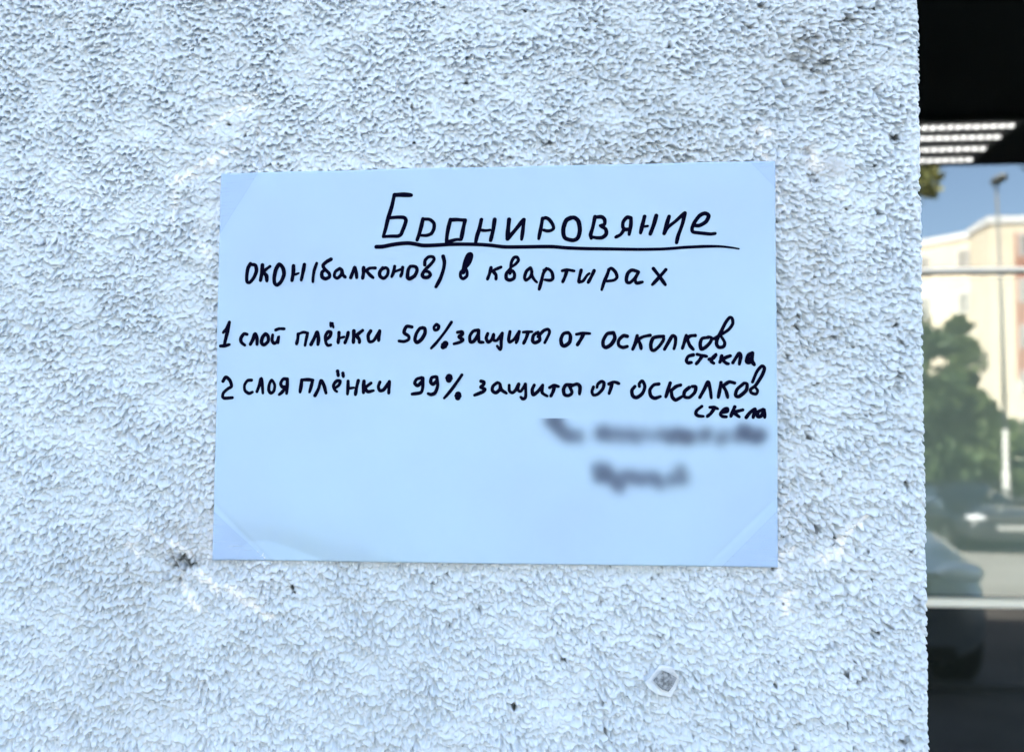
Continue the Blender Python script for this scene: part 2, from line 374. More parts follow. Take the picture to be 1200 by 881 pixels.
def crop(x0, y0, s): return lambda pts: [(x0 + x / s, y0 + y / s) for x, y in pts]
S8, S7 = 8.0, 1200 / 140.0
A, B, C_ = crop(436, 220, S8), crop(576, 220, S8), crop(726, 220, S8)
D, E, F_, G = crop(280, 290, S7), crop(410, 290, S7), crop(530, 290, S7), crop(660, 290, S7)
H_, I, J, K, L = crop(250, 365, S7), crop(380, 365, S7), crop(500, 365, S7), crop(630, 365, S7), crop(760, 365, S7)
M_, N, P, Q, R_ = crop(250, 425, S7), crop(380, 425, S7), crop(510, 425, S7), crop(640, 425, S7), crop(770, 425, S7)
def parse(s):
    out = []
    for part in s.strip().split('\n'):
        part = part.strip()
        if not part: continue
        w, pts = part.split(':')
        out.append((float(w), [tuple(float(v) for v in p.split(',')) for p in pts.split()]))
    return out
TITLE = [(A, S8, '''
34: 212,72 290,70 370,75
30: 210,72 185,180 150,290 128,380 105,458
28: 170,283 240,278 300,282 318,310 300,370 285,405 270,440 240,455 180,455 105,460
30: 478,295 460,370 440,440 422,490
26: 478,297 540,300 580,335 580,385 555,430 510,447 460,447
30: 735,300 715,380 703,450 698,510
28: 735,303 800,300 872,306
30: 872,306 855,380 835,485
26: 700,512 740,500 790,487 835,487
30: 1025,300 1005,390 985,450 970,520
22: 1010,395 1060,403 1110,398
30: 1150,300 1135,400 1112,495'''), (B, S8, '''
32: 165,300 155,400 150,480
30: 150,480 220,400 300,300
28: 305,300 295,390 282,485
28: 478,290 465,370 443,480
26: 478,295 510,285 545,305 575,350 582,385 555,405 520,408 490,400
32: 745,285 700,310 675,380 675,440 695,478 765,495 810,470 828,400 815,320 780,285 745,285
28: 970,275 950,370 930,440 935,475
28: 970,280 1030,275 1060,300 1058,345 1020,358
28: 1030,365 1070,390 1075,435 1040,468 990,472 950,465'''), (C_, S8, '''
28: 105,283 70,278 35,320 32,370 55,392 95,388
28: 108,283 106,350 90,440
26: 45,390 10,440 -35,465
30: 235,270 215,350 197,425
20: 205,370 265,360
30: 345,262 320,350 288,435
30: 465,270 440,350 418,430
26: 418,430 450,375 530,310 605,240
28: 612,240 590,340 550,450 535,515
28: 700,355 750,355 810,320 835,265 800,243 750,265 700,330 680,385 690,415 750,425 850,435 895,430''')]
UNDER = [(A, S8, '''
29: 40,555 100,553 180,537 260,525 340,520 400,527 470,540 560,540 700,533 850,530 1000,533 1120,542 1240,556 1420,556 1680,555 1820,565 2020,573 2320,578 2520,580 2740,575 2920,560 3120,551 3260,550 3370,560 3440,572''')]
LINE1 = [(D, S7, '''
30: 115,165 90,210 78,290 82,345 110,350 150,300 175,235 165,180 130,172
32: 235,175 230,250 215,330
26: 310,190 265,225 245,250
32: 245,250 275,285 278,335
32: 405,170 370,220 352,300 355,355 380,375 420,340 450,270 440,205 405,170
32: 548,185 545,250 530,330
20: 540,280 600,258
30: 658,172 645,240 625,325
26: 782,160 757,230 745,300 743,345
30: 925,120 880,145 845,180 860,215 905,260 910,295 870,315 835,295 835,250 865,225
28: 1015,215 970,245 960,290 990,310 1030,275 1035,235 1015,215
28: 1035,230 1050,280 1070,300
28: 1125,305 1145,255 1165,200 1180,250 1185,305'''), (E, S7, '''
30: 140,205 138,260 130,310
26: 255,207 200,210 165,235
28: 165,235 205,280 235,305
28: 330,205 300,250 305,290 340,310 375,280 385,230 360,205 310,225
28: 450,190 440,245 420,295
22: 435,250 480,232 520,218
26: 530,200 525,250 510,290
30: 610,190 585,230 580,300 600,315 650,285 675,230 660,195 610,190
28: 752,175 755,130 790,95 835,95 845,125 810,170 760,220 728,270 740,298 780,300 808,275 790,245 750,240
30: 937,90 950,150 940,220 910,310 865,395'''), (F_, S7, '''
36: 110,250 130,145 160,78 186,70 186,100 165,155 118,215
26: 120,215 85,250 85,295 110,315 145,290 150,250 140,215
28: 390,205 375,265 355,320
26: 490,200 430,225 395,245
28: 410,240 440,280 440,320
26: 585,230 595,150 620,105 650,100 665,130 640,165 600,195
28: 585,215 545,265 545,315 580,330 620,310 625,265 600,235 580,265
26: 785,205 745,240 727,300 740,330 780,300 800,250 790,210
24: 795,215 800,280 825,325 850,350
28: 945,215 915,260 895,340 873,420
26: 920,230 960,215 1000,250 1010,310 985,330 930,325'''), (G, S7, '''
24: -10,235 40,225 110,237
28: 36,235 20,290 -4,345
26: 180,230 165,290 155,345
24: 160,350 200,335 240,280 262,262
28: 310,235 285,290 252,350
28: 460,225 440,280 410,350 387,425
26: 455,225 485,212 525,250 540,300 510,330 440,340
28: 750,245 690,230 650,260 635,310 640,350 670,355 720,310 755,250
26: 755,250 725,320 735,360 795,350
28: 905,215 960,285 1025,375
28: 1030,225 965,300 895,375''')]
LINE2 = [(H_, S7, '''
30: 165,110 145,210 115,330
26: 165,115 135,175 105,213
28: 75,348 120,345 165,333
28: 340,230 310,225 280,270 285,310 320,340
30: 375,330 400,280 420,225 440,270 440,330
30: 525,225 495,260 485,310 510,335 550,300 550,250 525,225
26: 595,235 590,290 610,320 640,300 655,250 650,315
26: 625,185 660,172 710,173
28: 850,225 845,280 835,325
24: 850,225 900,207 945,215
26: 945,215 930,280 920,340
30: 980,330 1010,270 1040,205 1055,270 1050,330
28: 1130,285 1170,250 1180,210 1150,205 1125,250 1130,310 1150,340 1180,335'''), (I, S7, '''
22: 62,115 65,150
20: 82,118 92,160
28: 148,212 145,260 140,315
22: 145,270 200,255
28: 240,212 230,260 208,315
30: 297,195 295,250 293,310
28: 385,190 340,225 310,245
30: 320,240 350,280 352,310
28: 465,195 440,240 450,300 490,295 530,240 555,195
28: 555,195 545,290
28: 880,155 825,150 800,210 845,245 845,280 800,300 750,295
30: 1000,165 960,170 925,220 910,280 930,310 975,280 1010,220 1010,170 985,160'''), (J, S7, '''
26: 100,130 75,155 80,185 110,180 122,150 100,130
24: 250,108 180,210 100,310 45,368
52: 188,325 165,355
28: 310,210 355,205 360,230 325,255 365,285 330,310 275,325
28: 520,190 470,200 435,250 440,305 475,300 515,240 525,190
26: 525,195 525,260 530,305 570,312
26: 615,225 600,270 620,310 655,285 675,230 675,290 710,290 760,220
26: 762,220 750,300 750,360 740,385 710,350
26: 838,205 825,280 835,310 880,280 930,205
28: 930,205 915,270 900,315
24: 970,210 1010,207 1060,205
28: 1020,210 1000,270 975,320
28: 1120,210 1075,240 1065,295 1090,315 1135,290 1130,240 1100,215'''), (K, S7, '''
26: 5,255 60,195 105,180 120,210 95,270 72,315
30: 310,215 260,225 235,280 245,335 275,345 320,310 330,250 310,215
26: 390,230 450,220 525,222
30: 460,230 435,280 400,335
30: 760,215 700,225 660,290 660,345 690,362 740,330 775,270 765,215
28: 900,250 860,245 815,290 815,340 855,362 900,352
30: 1000,245 985,310 955,380
26: 1130,240 1060,255 1005,285
28: 1010,290 1030,330 1040,375'''), (L, S7, '''
28: 150,250 90,255 45,270 22,330 30,385 60,390 110,345 150,285 148,250
28: 160,380 200,310 240,245 270,260 270,320 255,375
28: 380,240 360,310 340,370
28: 470,240 420,245 390,270
28: 390,275 415,340 450,380
28: 600,260 540,270 520,320 530,375 570,360 620,310 635,265 600,252
27: 660,272 720,235 800,185 845,125 840,70 815,60 775,110 735,190 690,280 685,330 710,360 755,350 765,310 735,255''')]
LINE2B = [(L, S7, '''
28: 450,435 400,450 380,490 395,515 430,512
26: 490,430 530,440 585,450
28: 540,445 510,490 480,525
28: 610,480 650,470 680,430 640,470 630,500 655,520
28: 735,445 725,485 715,510
28: 820,445 770,465 745,485 780,520 800,525
28: 845,515 880,460 910,420 925,450 910,530
32: 1040,420 1000,440 985,500 1010,510 1040,450
30: 1040,430 1040,500 1060,535''')]
LINE3 = [(M_, S7, '''
28: 95,185 125,145 165,175 182,235 145,260 100,300 90,340 110,355 190,350
26: 385,175 345,180 315,225 320,280 360,308 395,295
28: 440,290 465,225 483,160 495,230 500,305
26: 590,175 565,220 560,275 580,305 610,285 620,225 590,175
28: 745,165 705,165 680,210 700,245 740,240
28: 748,165 745,240 740,310
28: 720,265 690,300 665,320
30: 890,175 885,230 875,295
28: 890,173 950,170 1005,175
28: 1000,178 985,240 970,295
28: 1025,330 1060,260 1085,180 1115,230 1135,305'''), (N, S7, '''
26: 110,255 150,225 162,185 125,185 95,230 110,275 130,290
28: 135,85 143,130
28: 188,105 193,140
28: 240,185 240,250 235,315
22: 240,260 300,250
28: 342,180 325,250 315,320
30: 400,185 395,240 395,300
28: 470,205 430,235 410,255 440,290 495,280
28: 560,195 545,240 560,280 600,270 655,190
28: 655,190 650,305
28: 980,150 930,165 910,205 940,230 980,190 990,155
28: 990,155 990,250 970,300 885,315
28: 1120,140 1080,150 1070,195 1095,215 1130,180 1130,145
28: 1130,145 1140,230 1115,300 1075,320 1045,310'''), (P, S7, '''
60: 140,145 137,170
26: 268,122 200,220 140,300 92,355
56: 230,320 227,350
28: 460,185 490,195 485,220 455,245 500,265 480,290 395,325
28: 625,200 580,235 575,280 610,300 650,265 650,215 625,200
28: 650,215 665,270 715,305
26: 743,225 745,280 775,300 810,270 840,210 830,270 860,285 905,215
26: 905,215 910,300 905,350 880,362 860,345
28: 995,225 975,270 985,320 1030,290 1080,225
26: 1080,225 1075,300 1125,335'''), (Q, S7, '''
28: 35,250 80,230 125,240
28: 85,240 70,290 48,335
28: 265,225 200,225 175,270 185,320 225,330 260,300 230,230
28: 240,240 310,215 340,245 335,315
26: 475,245 460,290 475,325 520,315 570,260 580,205 555,190 520,215 510,250
26: 630,215 680,195 730,210
28: 665,205 650,255 632,310
28: 890,240 860,280 870,335 910,350 965,310 990,240 965,185 935,210 935,240
28: 1130,215 1080,225 1040,275 1050,335 1090,358 1145,340'''), (R_, S7, '''
30: 130,205 110,270 85,345
28: 235,225 190,240 140,280
28: 140,280 150,345 185,375 250,340
28: 320,250 275,290 270,340 320,350 375,300 385,245 350,240
28: 425,350 470,270 510,195 530,270 540,355
28: 640,200 625,280 610,350
28: 775,205 720,195 650,240
28: 660,235 690,290 705,350
28: 860,215 800,270 785,330 820,340 890,280 900,215 870,205
26: 955,195 1000,90 1050,35 1075,60 1050,130 985,230 935,270 945,305 990,315 1005,280 975,240''')]
LINE3B = [(R_, S7, '''
26: 445,440 395,480 385,515 410,535 460,540
26: 525,450 570,450 605,465
28: 570,460 535,510 500,540
26: 650,500 700,490 700,460 665,470 630,515 650,540 690,545
28: 775,445 755,490 735,540
28: 855,475 800,490 770,505 820,545
28: 890,550 930,500 980,465 970,510 960,550
28: 1060,470 1010,495 1005,540 1040,535 1070,475
28: 1070,475 1075,550''')]
_lay = [0]
prng = random.Random(5)
def pen(lines, name, parent, label):
    VV, FF, base = [], [], 0
    for fn, s, text in lines:
        for w, pts in parse(text):
            px = np.array(fn(pts)); r = 0.5 * w / s
            x, z = on_wall(px[:, 0], px[:, 1], -PAPER_BASE)
            p = np.stack(to_uv(x, z), -1)
            r = r * 0.00045 * 1.30
            # catmull-rom through the points
            q = np.vstack([2 * p[0] - p[1], p, 2 * p[-1] - p[-2]])
            if np.hypot(*(p[0] - p[-1])) < 1e-6: q[0] = p[-2]; q[-1] = p[1]
            out = []
            for k in range(1, len(q) - 2):
                n = max(4, int(np.hypot(*(q[k + 1] - q[k])) / 0.00035))
                t = np.linspace(0, 1, n, endpoint=False)[:, None]
                # tension keeps the hand-drawn corners from swinging out
                m0 = (q[k + 1] - q[k - 1]) * 0.42; m1 = (q[k + 2] - q[k]) * 0.42
                L_ = np.hypot(*(q[k + 1] - q[k]))
                for m_ in (m0, m1):
                    ln = np.hypot(*m_)
                    if ln > L_: m_ *= L_ / ln
                out.append((2 * t ** 3 - 3 * t ** 2 + 1) * q[k] + (t ** 3 - 2 * t ** 2 + t) * m0 + (-2 * t ** 3 + 3 * t ** 2) * q[k + 1] + (t ** 3 - t ** 2) * m1)
            cpts = np.vstack(out + [p[-1:]])
            n = len(cpts)
            tg = np.gradient(cpts, axis=0); tg /= np.linalg.norm(tg, axis=1)[:, None] + 1e-12
            nr = np.stack([-tg[:, 1], tg[:, 0]], -1)
            ph = prng.uniform(0, 6)
            rr = r * (1 + 0.07 * np.sin(np.linspace(0, 1, n) * 7 + ph))
            if name == 'underline': rr *= np.interp(np.linspace(0, 1, n), [0, .02, .25, .9, 1], [1.15, 1.15, .9, .85, .45])
            else: rr[-max(2, n // 6):] *= np.linspace(1, .86, max(2, n // 6))
            _lay[0] = (_lay[0] + 1) % 14
            lift = 0.00006 + 0.000012 * _lay[0] + np.linspace(0, 0.000010, n)
            # body with one extra row of points along the middle, then round ends built as discs
            rows = np.stack([cpts + nr * rr[:, None], cpts - nr * rr[:, None]], 1)
            uv = rows.reshape(-1, 2); lf = np.repeat(lift, 2)
            idx = np.arange(n - 1) * 2 + base
            FF += [np.stack([idx, idx + 1, idx + 3, idx + 2], -1)]
            for e, l in ((0, lift[0] + 0.000003), (n - 1, lift[-1] + 0.000003)):
                a = np.linspace(0, 2 * math.pi, 17)[:-1]
                ring = cpts[e] + rr[e] * np.stack([np.cos(a), np.sin(a)], -1)
                o = base + len(uv)
                uv = np.vstack([uv, ring]); lf = np.r_[lf, np.full(16, l)]
                FF += [np.array([[o, o + k, o + k + 1, o + k + 2] for k in range(1, 14, 2)])]
                FF[-1] = np.vstack([FF[-1]])
            xx, zz = from_uv(uv[:, 0], uv[:, 1])
            VV.append(np.stack([xx, -(paper_h(uv[:, 0], uv[:, 1]) + lf), zz], -1)); base += len(uv)
    o = from_arrays(name, local(np.vstack(VV)), np.vstack(FF), INK, parent, smooth=False)
    if label: o['label'] = label
    return o
pen(TITLE, 'heading', paper, 'large handwritten heading word in dark navy marker')
pen(UNDER, 'underline', paper, 'long wavy pen line under the heading')
pen(LINE1, 'handwriting', paper, 'handwritten line about windows and balconies in flats')
pen(LINE2, 'handwriting', paper, 'handwritten line beginning with 1 and naming 50 percent')
pen(LINE2B, 'handwriting', paper, 'small word squeezed under the end of the 50 percent line')
pen(LINE3, 'handwriting', paper, 'handwritten line beginning with 2 and naming 99 percent')
pen(LINE3B, 'handwriting', paper, 'small word squeezed under the end of the 99 percent line')

# smeared, unreadable ink lower right
def smudge(blobs, sig, x0, x1, y0, y1, amp, name, label, ycut=None):
    gx = np.linspace(x0, x1, int((x1 - x0) * 1.1)); gy = np.linspace(y0, y1, int((y1 - y0) * 1.1))
    X, Y = np.meshgrid(gx, gy, indexing='ij'); a = np.zeros_like(X)
    for bx, by, bw in blobs:
        bx, by = 600 + bx / 3.636, 470 + by / 3.636
        a += bw * np.exp(-0.5 * ((X - bx) ** 2 + (Y - by) ** 2) / sig ** 2)
    a = amp * (1 - np.exp(-a))
    wx, wz = on_wall(X, Y, -PAPER_BASE); u, v = to_uv(wx, wz)
    Vv = np.stack([wx, -(paper_h(u, v) + 0.00005), wz], -1).reshape(-1, 3)
    fc = grid_faces(len(gx), len(gy)); af = a.reshape(-1)
    fc = fc[af[fc].max(1) > 0.015]
    used = np.unique(fc); rem = np.zeros(len(Vv), int); rem[used] = np.arange(len(used))
    o = from_arrays(name, local(Vv[used]), rem[fc], SMUDGE, paper)
    at_ = o.data.attributes.new('ink', 'FLOAT', 'POINT'); at_.data.foreach_set('value', af[used].astype(np.float32))
    o['label'] = label
SMUDGE = mat('smeared ink', (0.02, 0.015, 0.06), 0.7)
snt = SMUDGE.node_tree; sa = snt.nodes.new('ShaderNodeAttribute'); sa.attribute_name = 'ink'
snt.links.new(sa.outputs['Fac'], snt.nodes['Principled BSDF'].inputs['Alpha'])
smudge([(160, 82, .5), (185, 82, .8), (200, 115, .7), (225, 140, .6), (250, 152, .5), (285, 150, .5), (375, 140, .55), (395, 125, .4), (415, 150, .5), (450, 135, .4), (470, 155, .35), (505, 140, .5), (530, 160, .4), (560, 140, .35), (600, 150, .3), (640, 140, .5), (675, 155, .7), (705, 140, .7), (735, 155, .8), (760, 155, .6),
        (815, 150, .55), (830, 135, .4), (885, 165, .5), (905, 145, .35), (960, 150, .6), (985, 125, .8), (1005, 145, .8), (1040, 155, .8), (1060, 140, .5)], 6.2, 615, 905, 490.0, 545, 0.74,
       'smudged_writing', 'upper row of smeared unreadable ink')
smudge([(365, 285, .5), (375, 320, .8), (410, 315, .8), (440, 340, .7), (458, 365, .6), (480, 320, .6), (515, 325, .7), (550, 335, .6), (580, 325, .4), (610, 330, .6), (630, 352, .5), (680, 335, .6), (715, 295, .5), (725, 330, .6), (400, 285, .4)], 6.2, 665, 835, 525, 600, 0.70,
       'smudged_writing', 'lower row of smeared unreadable ink')

# ------------------------------------------------------------------ clear tape over the corners
TAPE = bpy.data.materials.new('clear tape'); TAPE.use_nodes = True
tn = TAPE.node_tree; tn.nodes.remove(tn.nodes['Principled BSDF'])
tr = tn.nodes.new('ShaderNodeBsdfTransparent'); tr.inputs[0].default_value = (0.955, 0.962, 0.995, 1)
gl = tn.nodes.new('ShaderNodeBsdfGlossy'); gl.inputs['Roughness'].default_value = 0.22
df = tn.nodes.new('ShaderNodeBsdfDiffuse'); df.inputs[0].default_value = (0.85, 0.86, 0.90, 1)
fr = tn.nodes.new('ShaderNodeFresnel'); fr.inputs[0].default_value = 1.18
ta = tn.nodes.new('ShaderNodeAttribute'); ta.attribute_name = 'on_paper'
tmix = tn.nodes.new('ShaderNodeMix'); tmix.data_type = 'RGBA'; tmix.inputs[6].default_value = (0.995, 0.995, 1, 1); tmix.inputs[7].default_value = (0.955, 0.960, 0.995, 1)
tn.links.new(ta.outputs['Fac'], tmix.inputs[0])
te = tn.nodes.new('ShaderNodeAttribute'); te.attribute_name = 'dusty_edge'
tmx2 = tn.nodes.new('ShaderNodeMix'); tmx2.data_type = 'RGBA'; tmx2.inputs[7].default_value = (0.84, 0.86, 0.92, 1)
tn.links.new(te.outputs['Fac'], tmx2.inputs[0]); tn.links.new(tmix.outputs[2], tmx2.inputs[6]); tn.links.new(tmx2.outputs[2], tr.inputs[0])
mx = tn.nodes.new('ShaderNodeMixShader'); mx2 = tn.nodes.new('ShaderNodeMixShader')
ttc = tn.nodes.new('ShaderNodeTexCoord'); tm = tn.nodes.new('ShaderNodeMapping'); tm.inputs['Scale'].default_value = (70, 70, 900)
tno = tn.nodes.new('ShaderNodeTexNoise'); tno.inputs['Scale'].default_value = 1.0; tno.inputs['Detail'].default_value = 3
tmr = tn.nodes.new('ShaderNodeMapRange'); tmr.inputs[1].default_value = 0.58; tmr.inputs[2].default_value = 0.80; tmr.inputs[4].default_value = 0.22
tn.links.new(ttc.outputs['Object'], tm.inputs[0]); tn.links.new(tm.outputs[0], tno.inputs['Vector']); tn.links.new(tno.outputs['Fac'], tmr.inputs[0])
tmin = tn.nodes.new('ShaderNodeMath'); tmin.operation = 'MINIMUM'; tmin.inputs[1].default_value = 0.07
tn.links.new(fr.outputs[0], tmin.inputs[0]); tn.links.new(tmin.outputs[0], mx.inputs[0]); tn.links.new(tr.outputs[0], mx.inputs[1]); tn.links.new(gl.outputs[0], mx.inputs[2])
tn.links.new(tmr.outputs[0], mx2.inputs[0]); tn.links.new(mx.outputs[0], mx2.inputs[1]); tn.links.new(df.outputs[0], mx2.inputs[2])
tn.links.new(mx2.outputs[0], tn.nodes['Material Output'].inputs[0])
def tape(p0, p1, w_px, side, label, seed):
    """inner edge runs from pixel p0 to p1 on the paper; the strip is w_px wide towards side"""
    a = np.array(on_wall(*p0)); b = np.array(on_wall(*p1)); t = (b - a) / np.linalg.norm(b - a); nrm = np.array([-t[1], t[0]]) * side
    Ln, W = np.linalg.norm(b - a), w_px * PXM
    r = np.random.default_rng(seed)
    s = np.arange(0, Ln, 0.0006); q = np.arange(0, W, 0.0006)
    S_, Q_ = np.meshgrid(s, q, indexing='ij')
    jag = 0.0012 * np.sin(Q_ * 1400 + seed) + 0.0008 * np.sin(Q_ * 3300)       # torn ends
    S2 = S_ + jag * (1 - 2 * (S_ / Ln))
    x = a[0] + S2 * t[0] + Q_ * nrm[0]; z = a[1] + S2 * t[1] + Q_ * nrm[1]
    u, v = to_uv(x, z)
    inside = np.minimum(0.1485 - np.abs(u), 0.105 - np.abs(v))
    on_p = np.clip(inside / 0.0004 + 1.0, 0, 1)
    hw = samp(HM, x, z) + 0.00010
    hw = np.maximum(hw, (paper_h(np.clip(u, -.1485, .1485), np.clip(v, -.105, .105)) + 0.0001) * np.exp(np.minimum(inside, 0) / 0.004))
    h = np.where(on_p > 0, paper_h(u, v) + 0.00030, hw)
    o = from_arrays('tape_strip', np.stack([x, -h, z], -1).reshape(-1, 3), grid_faces(len(s), len(q)), TAPE)
    at_ = o.data.attributes.new('on_paper', 'FLOAT', 'POINT'); at_.data.foreach_set('value', on_p.reshape(-1).astype(np.float32))
    at_ = o.data.attributes.new('dusty_edge', 'FLOAT', 'POINT'); at_.data.foreach_set('value', (on_p * (Q_ < 0.0004)).reshape(-1).astype(np.float32))
    tag(o, label, 'tape', 'strips of clear tape on the notice corners')
tape((250, 292), (318, 183), 92, 1, 'clear tape across the upper left corner of the notice', 1)
tape((228, 574), (336, 678), 88, -1, 'clear tape across the lower left corner of the notice', 2)
tape((832, 676), (930, 577), 84, -1, 'clear tape across the lower right corner of the notice', 3)
tape((853, 168), (935, 250), 74, 1, 'clear tape across the upper right corner of the notice', 4)

# ------------------------------------------------------------------ torn sticker scrap
def sticker():
    poly = [(755, 798), (764, 789), (773.5, 778.5), (781, 779.5), (788, 781), (792, 788), (797, 795), (794, 803), (791, 808), (786, 817), (778, 814.5), (768, 811), (760, 804.5)]
    x, z = on_wall([p[0] for p in poly], [p[1] for p in poly], -0.002)
    cx, cz = x.mean(), z.mean()
    bm = bmesh.new()
    n = len(poly); rings = []
    for k in range(1, 9):
        f = k / 8; ring = []
        for i in range(n):
            X, Z_ = cx + (x[i] - cx) * f, cz + (z[i] - cz) * f
            d = (-(X - cx) * 0.55 - (Z_ - cz) * 0.83)         # towards the curled lower left side
            h = 0.0018 + 0.0010 * f * math.sin(i * 1.7) * f + 0.0038 * max(0, d / 0.008) ** 2
            ring.append(bm.verts.new((X - cx, -h, Z_ - cz)))
        rings.append(ring)
    c0 = bm.verts.new((0, -0.0019, 0))
    for i in range(n):
        bm.faces.new((c0, rings[0][i], rings[0][(i + 1) % n]))
        for a, b in zip(rings, rings[1:]): bm.faces.new((a[i], b[i], b[(i + 1) % n], a[(i + 1) % n]))
    bmesh.ops.recalc_face_normals(bm, faces=bm.faces)
    m = mat('worn label paper', rough=0.55)
    noisy(m, (0.54, 0.56, 0.57), (0.66, 0.68, 0.68), 300, 3)
    o = from_bm('label_scrap', bm, m, smooth=True); o.location = (cx, 0, cz)
    s = o.modifiers.new('thickness', 'SOLIDIFY'); s.thickness = 0.00025
    bm = bmesh.new(); pr = [(765, 796), (775, 784), (783, 787), (793, 793), (788, 803), (783, 809), (775, 806)]
    px_, pz_ = on_wall([p[0] for p in pr], [p[1] for p in pr], -0.002)
    bm.faces.new([bm.verts.new((a - cx, -0.0036 - 0.0006 * (k in (0, 6)), b - cz)) for k, (a, b) in enumerate(zip(px_, pz_))][::-1])
    m2 = mat('worn dark print', rough=0.6); noisy(m2, (0.10, 0.11, 0.12), (0.36, 0.38, 0.40), 480, 2)
    from_bm('worn_print', bm, m2, o)
    tag(o, 'small torn grey label scrap curling off the wall below the notice', 'sticker')
sticker()

# ------------------------------------------------------------------ recessed shop window
xs = lambda px, yp: float(on_wall(px, 560, yp)[0])
zs = lambda py, yp: float(on_wall(1140, py, yp)[1])
WX0, WX1 = 0.30, 4.6
Z_SILL0, Z_SILL1 = zs(711.5, GLASS_Y - 0.03), zs(702.5, GLASS_Y - 0.03)
Z_BAR0, Z_BAR1 = zs(317.5, GLASS_Y - 0.02), zs(313.0, GLASS_Y - 0.02)
shop = thing('shop_window', 'dark recessed shop window beyond the wall corner reflecting the street', 'window', ((WX0 + WX1) / 2, GLASS_Y, 0))
def sb(name, x0, x1, y0, y1, z0, z1, m, bev=0.0, par=None):
    ox, oy = (WX0 + WX1) / 2, GLASS_Y
    return box_obj(name, (x0 - ox, x1 - ox, y0 - oy, y1 - oy, z0, z1), m, par or shop, bev)
ALU = mat('pale aluminium bar', (0.75, 0.75, 0.73), 0.45, 0.35)
SILM = mat('pale sill metal', (0.74, 0.74, 0.66), 0.45, 0.35)
FRAME = mat('dark window frame', (0.03, 0.03, 0.032), 0.4)
GLASS = bpy.data.materials.new('reflective shop glass'); GLASS.use_nodes = True
gn = GLASS.node_tree; gn.nodes.remove(gn.nodes['Principled BSDF'])
gt = gn.nodes.new('ShaderNodeBsdfTransparent'); gt.inputs[0].default_value = (0.55, 0.60, 0.58, 1)
gg = gn.nodes.new('ShaderNodeBsdfGlossy'); gg.inputs['Roughness'].default_value = 0.0; gg.inputs[0].default_value = (0.95, 0.98, 0.95, 1)
gm = gn.nodes.new('ShaderNodeMixShader'); gm.inputs[0].default_value = 0.125
gn.links.new(gt.outputs[0], gm.inputs[1]); gn.links.new(gg.outputs[0], gm.inputs[2]); gn.links.new(gm.outputs[0], gn.nodes['Material Output'].inputs[0])
def sheet_xz(name, x0, x1, z0, z1, y, m, par):
    ox, oy = (WX0 + WX1) / 2, GLASS_Y
    bm = bmesh.new(); bm.faces.new([bm.verts.new(p) for p in ((x0 - ox, y - oy, z0), (x1 - ox, y - oy, z0), (x1 - ox, y - oy, z1), (x0 - ox, y - oy, z1))])
    return from_bm(name, bm, m, par)
pane_lo = sheet_xz('pane', WX0, WX1, Z_SILL1 + .001, Z_BAR0 - .001, GLASS_Y, GLASS, shop)
pane_hi = sheet_xz('pane', WX0, WX1, Z_BAR1 + .001, SOFFIT, GLASS_Y, GLASS, shop)
sb('glazing_bar', WX0, WX1, GLASS_Y - 0.02, GLASS_Y + 0.004, Z_BAR0, Z_BAR1, ALU, 0.002)
sb('sill', WX0, WX1, GLASS_Y - 0.03, GLASS_Y + 0.02, Z_SILL0, Z_SILL1, SILM, 0.003)
SP = mat('dark spandrel glass', (0.010, 0.012, 0.010), 0.03, spec=0.55)
sb('lower_panel', WX0, WX1, GLASS_Y + 0.002, GLASS_Y + 0.02, 0.10, Z_SILL0 - 0.001, SP)
sb('frame', WX0 - 0.05, WX0, GLASS_Y - 0.02, GLASS_Y + 0.05, 0.10, SOFFIT, FRAME, 0.002)
sb('frame', WX1, WX1 + 0.05, GLASS_Y - 0.02, GLASS_Y + 0.05, 0.10, SOFFIT, FRAME, 0.002)
BL = mat('pale window film', (0.48, 0.52, 0.47), 0.8)
sb('blind', WX0 + .01, WX1 - .01, GLASS_Y + 0.05, GLASS_Y + 0.06, Z_SILL1, Z_BAR0, BL)
# room behind it
RM = mat('dark shop room', (0.02, 0.02, 0.02), 0.9)
bm = bmesh.new(); box(bm, WX0 - .05, WX1 + .05, GLASS_Y + .1, 5.6, 0.10, SOFFIT + .03)
for f in list(bm.faces):
    if f.normal.y < -0.5 or abs(f.calc_center_median().y - (GLASS_Y + .1)) < 1e-4: bm.faces.remove(f)
room = from_bm('interior_wall', bm, RM); tag(room, kind='structure')
CE = mat('dark porch ceiling', (0.012, 0.012, 0.012), 0.85, spec=0.1)
porch = box_obj('porch_ceiling', (EDGE_X + 0.004, 9.0, 0.015, 5.7, SOFFIT + .04, SOFFIT + .055), CE)
# only the part over the porch hangs lower, in front of the glass
bm = bmesh.new(); box(bm, EDGE_X + 0.012, 9.0, -0.07, GLASS_Y - 0.005, SOFFIT, SOFFIT + .055)
bpy.data.objects.remove(porch); porch = from_bm('porch_ceiling', bm, CE)
tag(porch, 'black ceiling of the porch in front of the shop window', 'ceiling')
